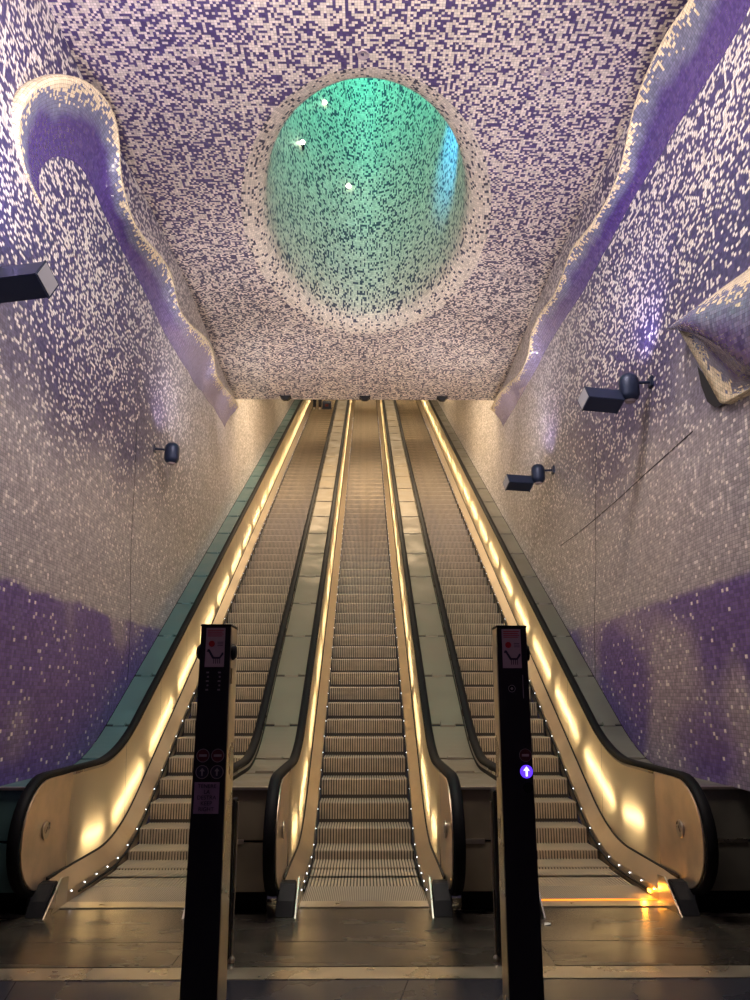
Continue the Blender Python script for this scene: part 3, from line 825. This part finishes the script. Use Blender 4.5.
    b = MB(); b.lathe([(0, 0), (0.02, 0), (0.02, 0.02), (0.01, 0.035), (0, 0.035)], (gx+s*0.02, 1.16, 0.0), 'Z', 16); b.build('guard_foot', M['steel'], gd)
    return p
post(-0.792, 'left dark sign post with keep right notice and four round lenses', True)
post(0.782, 'right dark sign post with one glowing blue arrow lens', False)

# ------------------------------------------------------------------ wall lamps
def wall_lamp(side, Y, Z, label, box=True, wash=60):
    x = side*(wallX(Y, Z) + 0.02)
    p = tag(empty('wall_lamp', (x, Y, Z)), label, 'wall lamp')
    b = MB(); b.box((-0.05, -0.055, -0.06), (0.03, 0.055, 0.06)); m_ = b.build('wall_bracket', M['lampmetal'], p, bevel=0.01)
    b = MB(); b.tube((-side*0.03, 0, 0), (-side*0.17, 0, -0.01), 0.016, n=14); b.build('arm', M['lampmetal'], p, smooth=True)
    b = MB(); r = 0.105
    pf = [(0.0, -0.165), (r*0.45, -0.160), (r*0.8, -0.135), (r, -0.09), (r, 0.06), (r*0.92, 0.10), (r*0.65, 0.135), (r*0.3, 0.15), (0.0, 0.152)]
    b.lathe(pf, (-side*0.27, 0, -0.06), 'Z', 28); b.build('capsule_housing', M['lampmetal'], p, smooth=True)
    b = MB(); b.lathe([(0, -0.172), (r*0.5, -0.168), (r*0.6, -0.15), (0, -0.15)], (-side*0.27, 0, -0.06), 'Z', 20); b.build('glass_base', M['ring'], p, smooth=True)
    if box:
        b = MB(); b.tube((-side*0.32, 0, -0.15), (-side*0.44, 0, -0.225), 0.024, n=12); b.build('swivel', M['lampmetal'], p, smooth=True)
        # box head, open end slanted
        xs = [-side*0.40, -side*0.80]
        sec = [(-0.11, -0.09), (-0.11, 0.07), (0.0, 0.105), (0.11, 0.07), (0.11, -0.09)]
        ra = R(13); rt = R(-30)
        def hd(x_, a, c):
            a, c = a*math.cos(rt) - c*math.sin(rt), a*math.sin(rt) + c*math.cos(rt)
            u = -side*(x_ - xs[0])
            return (xs[0] - side*(u*math.cos(ra) + a*math.sin(ra)), -u*math.sin(ra) + a*math.cos(ra), c - 0.225)
        sec = [(-0.095, -0.085), (-0.095, 0.085), (0.095, 0.085), (0.095, -0.085)]
        vs = [hd(xs[0], a, c) for a, c in sec] + [hd(xs[1], a, c) for a, c in sec]
        b = MB(); n = len(sec); b.add(vs, [tuple(range(n)), tuple(range(n, 2*n))[::-1]] + [(i, (i+1) % n, n+(i+1) % n, n+i) for i in range(n)])
        b.build('box_head', M['lampmetal'], p, bevel=0.006)
        b = MB(); v2 = [hd(xs[1] - side*0.002, a*0.9, c*0.9) for a, c in sec]
        b.add(v2 + [hd(xs[1] - side*0.006, a*0.9, c*0.9) for a, c in sec], [tuple(range(n)), tuple(range(n, 2*n))[::-1]] + [(i, (i+1) % n, n+(i+1) % n, n+i) for i in range(n)])
        b.build('head_glass', M['lampglass'], p)
    # its light washes up the wall
    light('lamp_wash', 'SPOT', (x - side*0.45, Y, Z + 0.16), wash, (0.60, 0.50, 1.0), (x - side*0.1, Y + 0.1, Z + 1.4), 0.08, spot=120, blend=1.0)
    return p
wall_lamp(1, 7.70, 4.82, 'dark wall lamp below the wave ledge on the right, the nearer and larger of two')
wall_lamp(1, 11.66, 5.0, 'smaller dark wall lamp further along the right wall, near the ceiling edge', wash=25)
wall_lamp(-1, 10.6, 4.98, 'dark capsule wall lamp without a box head, alone on the left wall', box=False, wash=18)
wall_lamp(-1, 5.0, 4.62, 'dark box-headed lamp cut off by the left edge, below the curled ledge', wash=170)

# crater lamps
def crater_pt(px, py, R_=0.97):
    e = R(PITCH) - math.atan((py-500)/F); dz = math.cos(R(PITCH)) + math.tan(e)*math.sin(R(PITCH))
    dx = (px-CX)/F*dz
    best = None
    for i in range(100, 2500):
        Y = i/100; x, z = dx*Y, EYE + Y*math.tan(e)
        if z > H_CEIL + 0.5:
            sh = 1 - max(0, z - H_CEIL - 2)*0.04
            if (x/(EA*sh))**2 + ((Y-EC[1])/(EB*sh))**2 > R_**2 and Y > EC[1]: return (x, Y, z)
    return (0, 10, 12)
for (px, py), lb in zip(((323,103), (301,143), (347,186)), ('highest small bright lamp inside the ceiling crater', 'leftmost small bright lamp inside the ceiling crater', 'lowest small bright lamp inside the ceiling crater')):
    q = crater_pt(px, py, 0.95)
    o = tag(empty('crater_lamp', q), lb, 'lamp', 'small lamps in the crater')
    b = MB(); b.lathe([(0, -0.02), (0.035, -0.02), (0.045, 0.0), (0.035, 0.012), (0, 0.02)], (0,0,0), 'Y', 16); b.build('lens', M['crater_lamp'], o, smooth=True)
    b = MB(); b.tube((0, 0.02, 0), (0, 0.22, 0), 0.02, n=10); b.build('stem', M['black'], o)

# ceiling rings (small round fittings in the mosaic)
for (x, Y, nm) in ((-1.86, 7.0, 'round fitting set in the ceiling mosaic, left of the crater'), (-0.04, 6.9, 'round fitting set in the ceiling mosaic, in front of the crater'), (1.96, 7.1, 'round fitting set in the ceiling mosaic, right of the crater')):
    b = MB(); b.lathe([(0.0, 0.01), (0.03, 0.0), (0.055, -0.008), (0.065, -0.008), (0.065, 0.012), (0.0, 0.012)], (0,0,0), 'Z', 24)
    o = b.build('ceiling_fitting', M['ring'], smooth=True); o.location = (x, Y, H_CEIL - 0.002); tag(o, nm, 'ceiling fitting')
# small dark fittings under the slab edge
for x, s in ((-1.83, 'leftmost'), (-0.02, 'middle'), (1.75, 'rightmost')):
    b = MB(); b.add([(-0.13, 0, 0), (0.13, 0, 0), (0.13, 0.2, 0), (-0.13, 0.2, 0), (-0.05, 0.04, -0.09), (0.05, 0.04, -0.09), (0.05, 0.14, -0.09), (-0.05, 0.14, -0.09)], [(0,1,2,3),(4,7,6,5),(0,4,5,1),(1,5,6,2),(2,6,7,3),(3,7,4,0)])
    o = b.build('edge_fitting', M['black'], bevel=0.006); o.location = (x, Y_LIP - 0.25, H_CEIL); tag(o, s + ' of three small dark fittings under the ceiling edge', 'ceiling fitting', 'dark fittings under the ceiling edge')

# ------------------------------------------------------------------ person near the top of the left escalator
def person():
    X, Y = -g - 0.27, 0
    yk = 7.27 + RUN*round((31.8 - 7.27)/RUN); z = rise(yk + 0.10, 0.55)
    p = tag(empty('person', (X, yk + 0.18, z)), 'distant person in dark clothes and pale shoes near the top of the left escalator', 'person')
    def skin(name, verts, edges, rad, mat, parent, root=0):
        me = bpy.data.meshes.new(name); me.from_pydata(verts, edges, [])
        o = new(name, me, mat, parent)
        md = o.modifiers.new('s', 'SKIN'); o.modifiers.new('d', 'SUBSURF').levels = 2
        for i, v in enumerate(me.skin_vertices[0].data):
            v.radius = rad[i] if isinstance(rad[i], tuple) else (rad[i], rad[i]); v.use_root = (i == root)
        o.modifiers['d'].render_levels = 2
        return o
    skinm = plain('skin', (0.5, 0.3, 0.22), 0.5); cloth = plain('dark_cloth', (0.02, 0.025, 0.045), 0.8); hair = plain('dark_hair', (0.02, 0.015, 0.01), 0.6); shoe = plain('pale_shoe', (0.7, 0.7, 0.7), 0.6)
    V = [(0,0,0.92),(0,0,1.15),(0,0,1.38),(0,0,1.5),(0,0,1.58),(0,-0.01,1.68),
         (0.17,0,1.40),(0.25,0.02,1.14),(0.24,-0.06,0.90),(-0.17,0,1.40),(-0.25,0.02,1.14),(-0.24,-0.06,0.90),
         (0.10,0,0.88),(0.12,-0.02,0.5),(0.12,0,0.10),(0.12,-0.10,0.045),(-0.10,0,0.88),(-0.12,-0.02,0.5),(-0.12,0.0,0.10),(-0.12,-0.10,0.045)]
    E = [(0,1),(1,2),(2,3),(3,4),(4,5),(2,6),(6,7),(7,8),(2,9),(9,10),(10,11),(0,12),(12,13),(13,14),(14,15),(0,16),(16,17),(17,18),(18,19)]
    RD = [(0.15,0.11),(0.15,0.11),(0.17,0.11),0.055,0.07,0.085,0.065,0.05,0.035,0.065,0.05,0.035,0.09,0.065,0.045,0.04,0.09,0.065,0.045,0.04]
    skin('body', V, E, RD, skinm, p)
    Vc = V[:3] + V[6:8] + V[9:11] + [(0.24,-0.04,0.95), (-0.24,-0.04,0.95)]
    skin('jacket', [(0,0,0.80)] + Vc, [(0,1),(1,2),(2,3),(3,4),(4,5),(3,6),(6,7),(5,8),(7,9)], [(0.19,0.14),(0.18,0.14),(0.17,0.13),(0.19,0.13),0.085,0.07,0.085,0.07,0.055,0.055], cloth, p)
    skin('trousers', [(0,0,0.90),(0.10,0,0.84),(0.12,-0.02,0.5),(0.12,0,0.13),(-0.10,0,0.84),(-0.12,-0.02,0.5),(-0.12,0,0.13)], [(0,1),(1,2),(2,3),(0,4),(4,5),(5,6)], [(0.17,0.13),0.11,0.085,0.07,0.11,0.085,0.07], cloth, p)
    for s in (-1, 1):
        skin('shoe', [(0.12*s,0.05,0.05),(0.12*s,-0.05,0.05),(0.12*s,-0.17,0.04)], [(0,1),(1,2)], [0.05,0.055,0.045], shoe, p)
        for k_ in range(4): skin('finger', [(s*(0.225+0.01*k_),-0.07,0.88),(s*(0.225+0.01*k_),-0.085,0.83),(s*(0.223+0.01*k_),-0.08,0.80+0.005*abs(k_-1))], [(0,1),(1,2)], [0.009,0.009,0.007], skinm, p)
    skin('hair', [(0,0.01,1.72),(0,0.05,1.67),(0,0.05,1.60)], [(0,1),(1,2)], [(0.09,0.09),0.09,0.06], hair, p)
    # travel bag standing on the step
    b = MB(); b.prism_x(-0.19, 0.19, [(-0.12,0.01),(-0.16,0.06),(-0.16,0.34),(-0.11,0.42),(0.11,0.42),(0.16,0.34),(0.16,0.06),(0.12,0.01)])
    o = b.build('travel_bag', plain('dark_blue_bag', (0.02, 0.035, 0.09), 0.6), bevel=0.03); o.location = (X + 0.42, yk + 0.18, z)
    b2 = MB(); b2.tube((-0.12, 0, 0.41), (-0.08, 0, 0.50), 0.01, n=8); b2.tube((0.12, 0, 0.41), (0.08, 0, 0.50), 0.01, n=8); b2.tube((-0.085, 0, 0.495), (0.085, 0, 0.495), 0.01, n=8); h = b2.build('handle', M['black'], o)
    b3 = MB(); b3.box((-0.07, -0.175, 0.12), (0.07, -0.158, 0.24)); b3.build('front_pocket', M['darkred'], o, bevel=0.005)
    tag(o, 'dark blue travel bag standing beside the distant person on the left escalator', 'bag')
person()
# scrap of paper on the right landing plate
b = MB(); b.add([(0,0,0),(0.05,0.015,0.004),(0.06,0.06,0.001),(0.015,0.05,0.006),(0.03,0.03,0.012)], [(0,1,4),(1,2,4),(2,3,4),(3,0,4)])
o = b.build('paper_scrap', plain('white_paper', (0.7, 0.68, 0.62), 0.7)); o.location = (1.28, 6.1, 0.006); tag(o, 'small white paper scrap on the landing of the right escalator', 'litter')
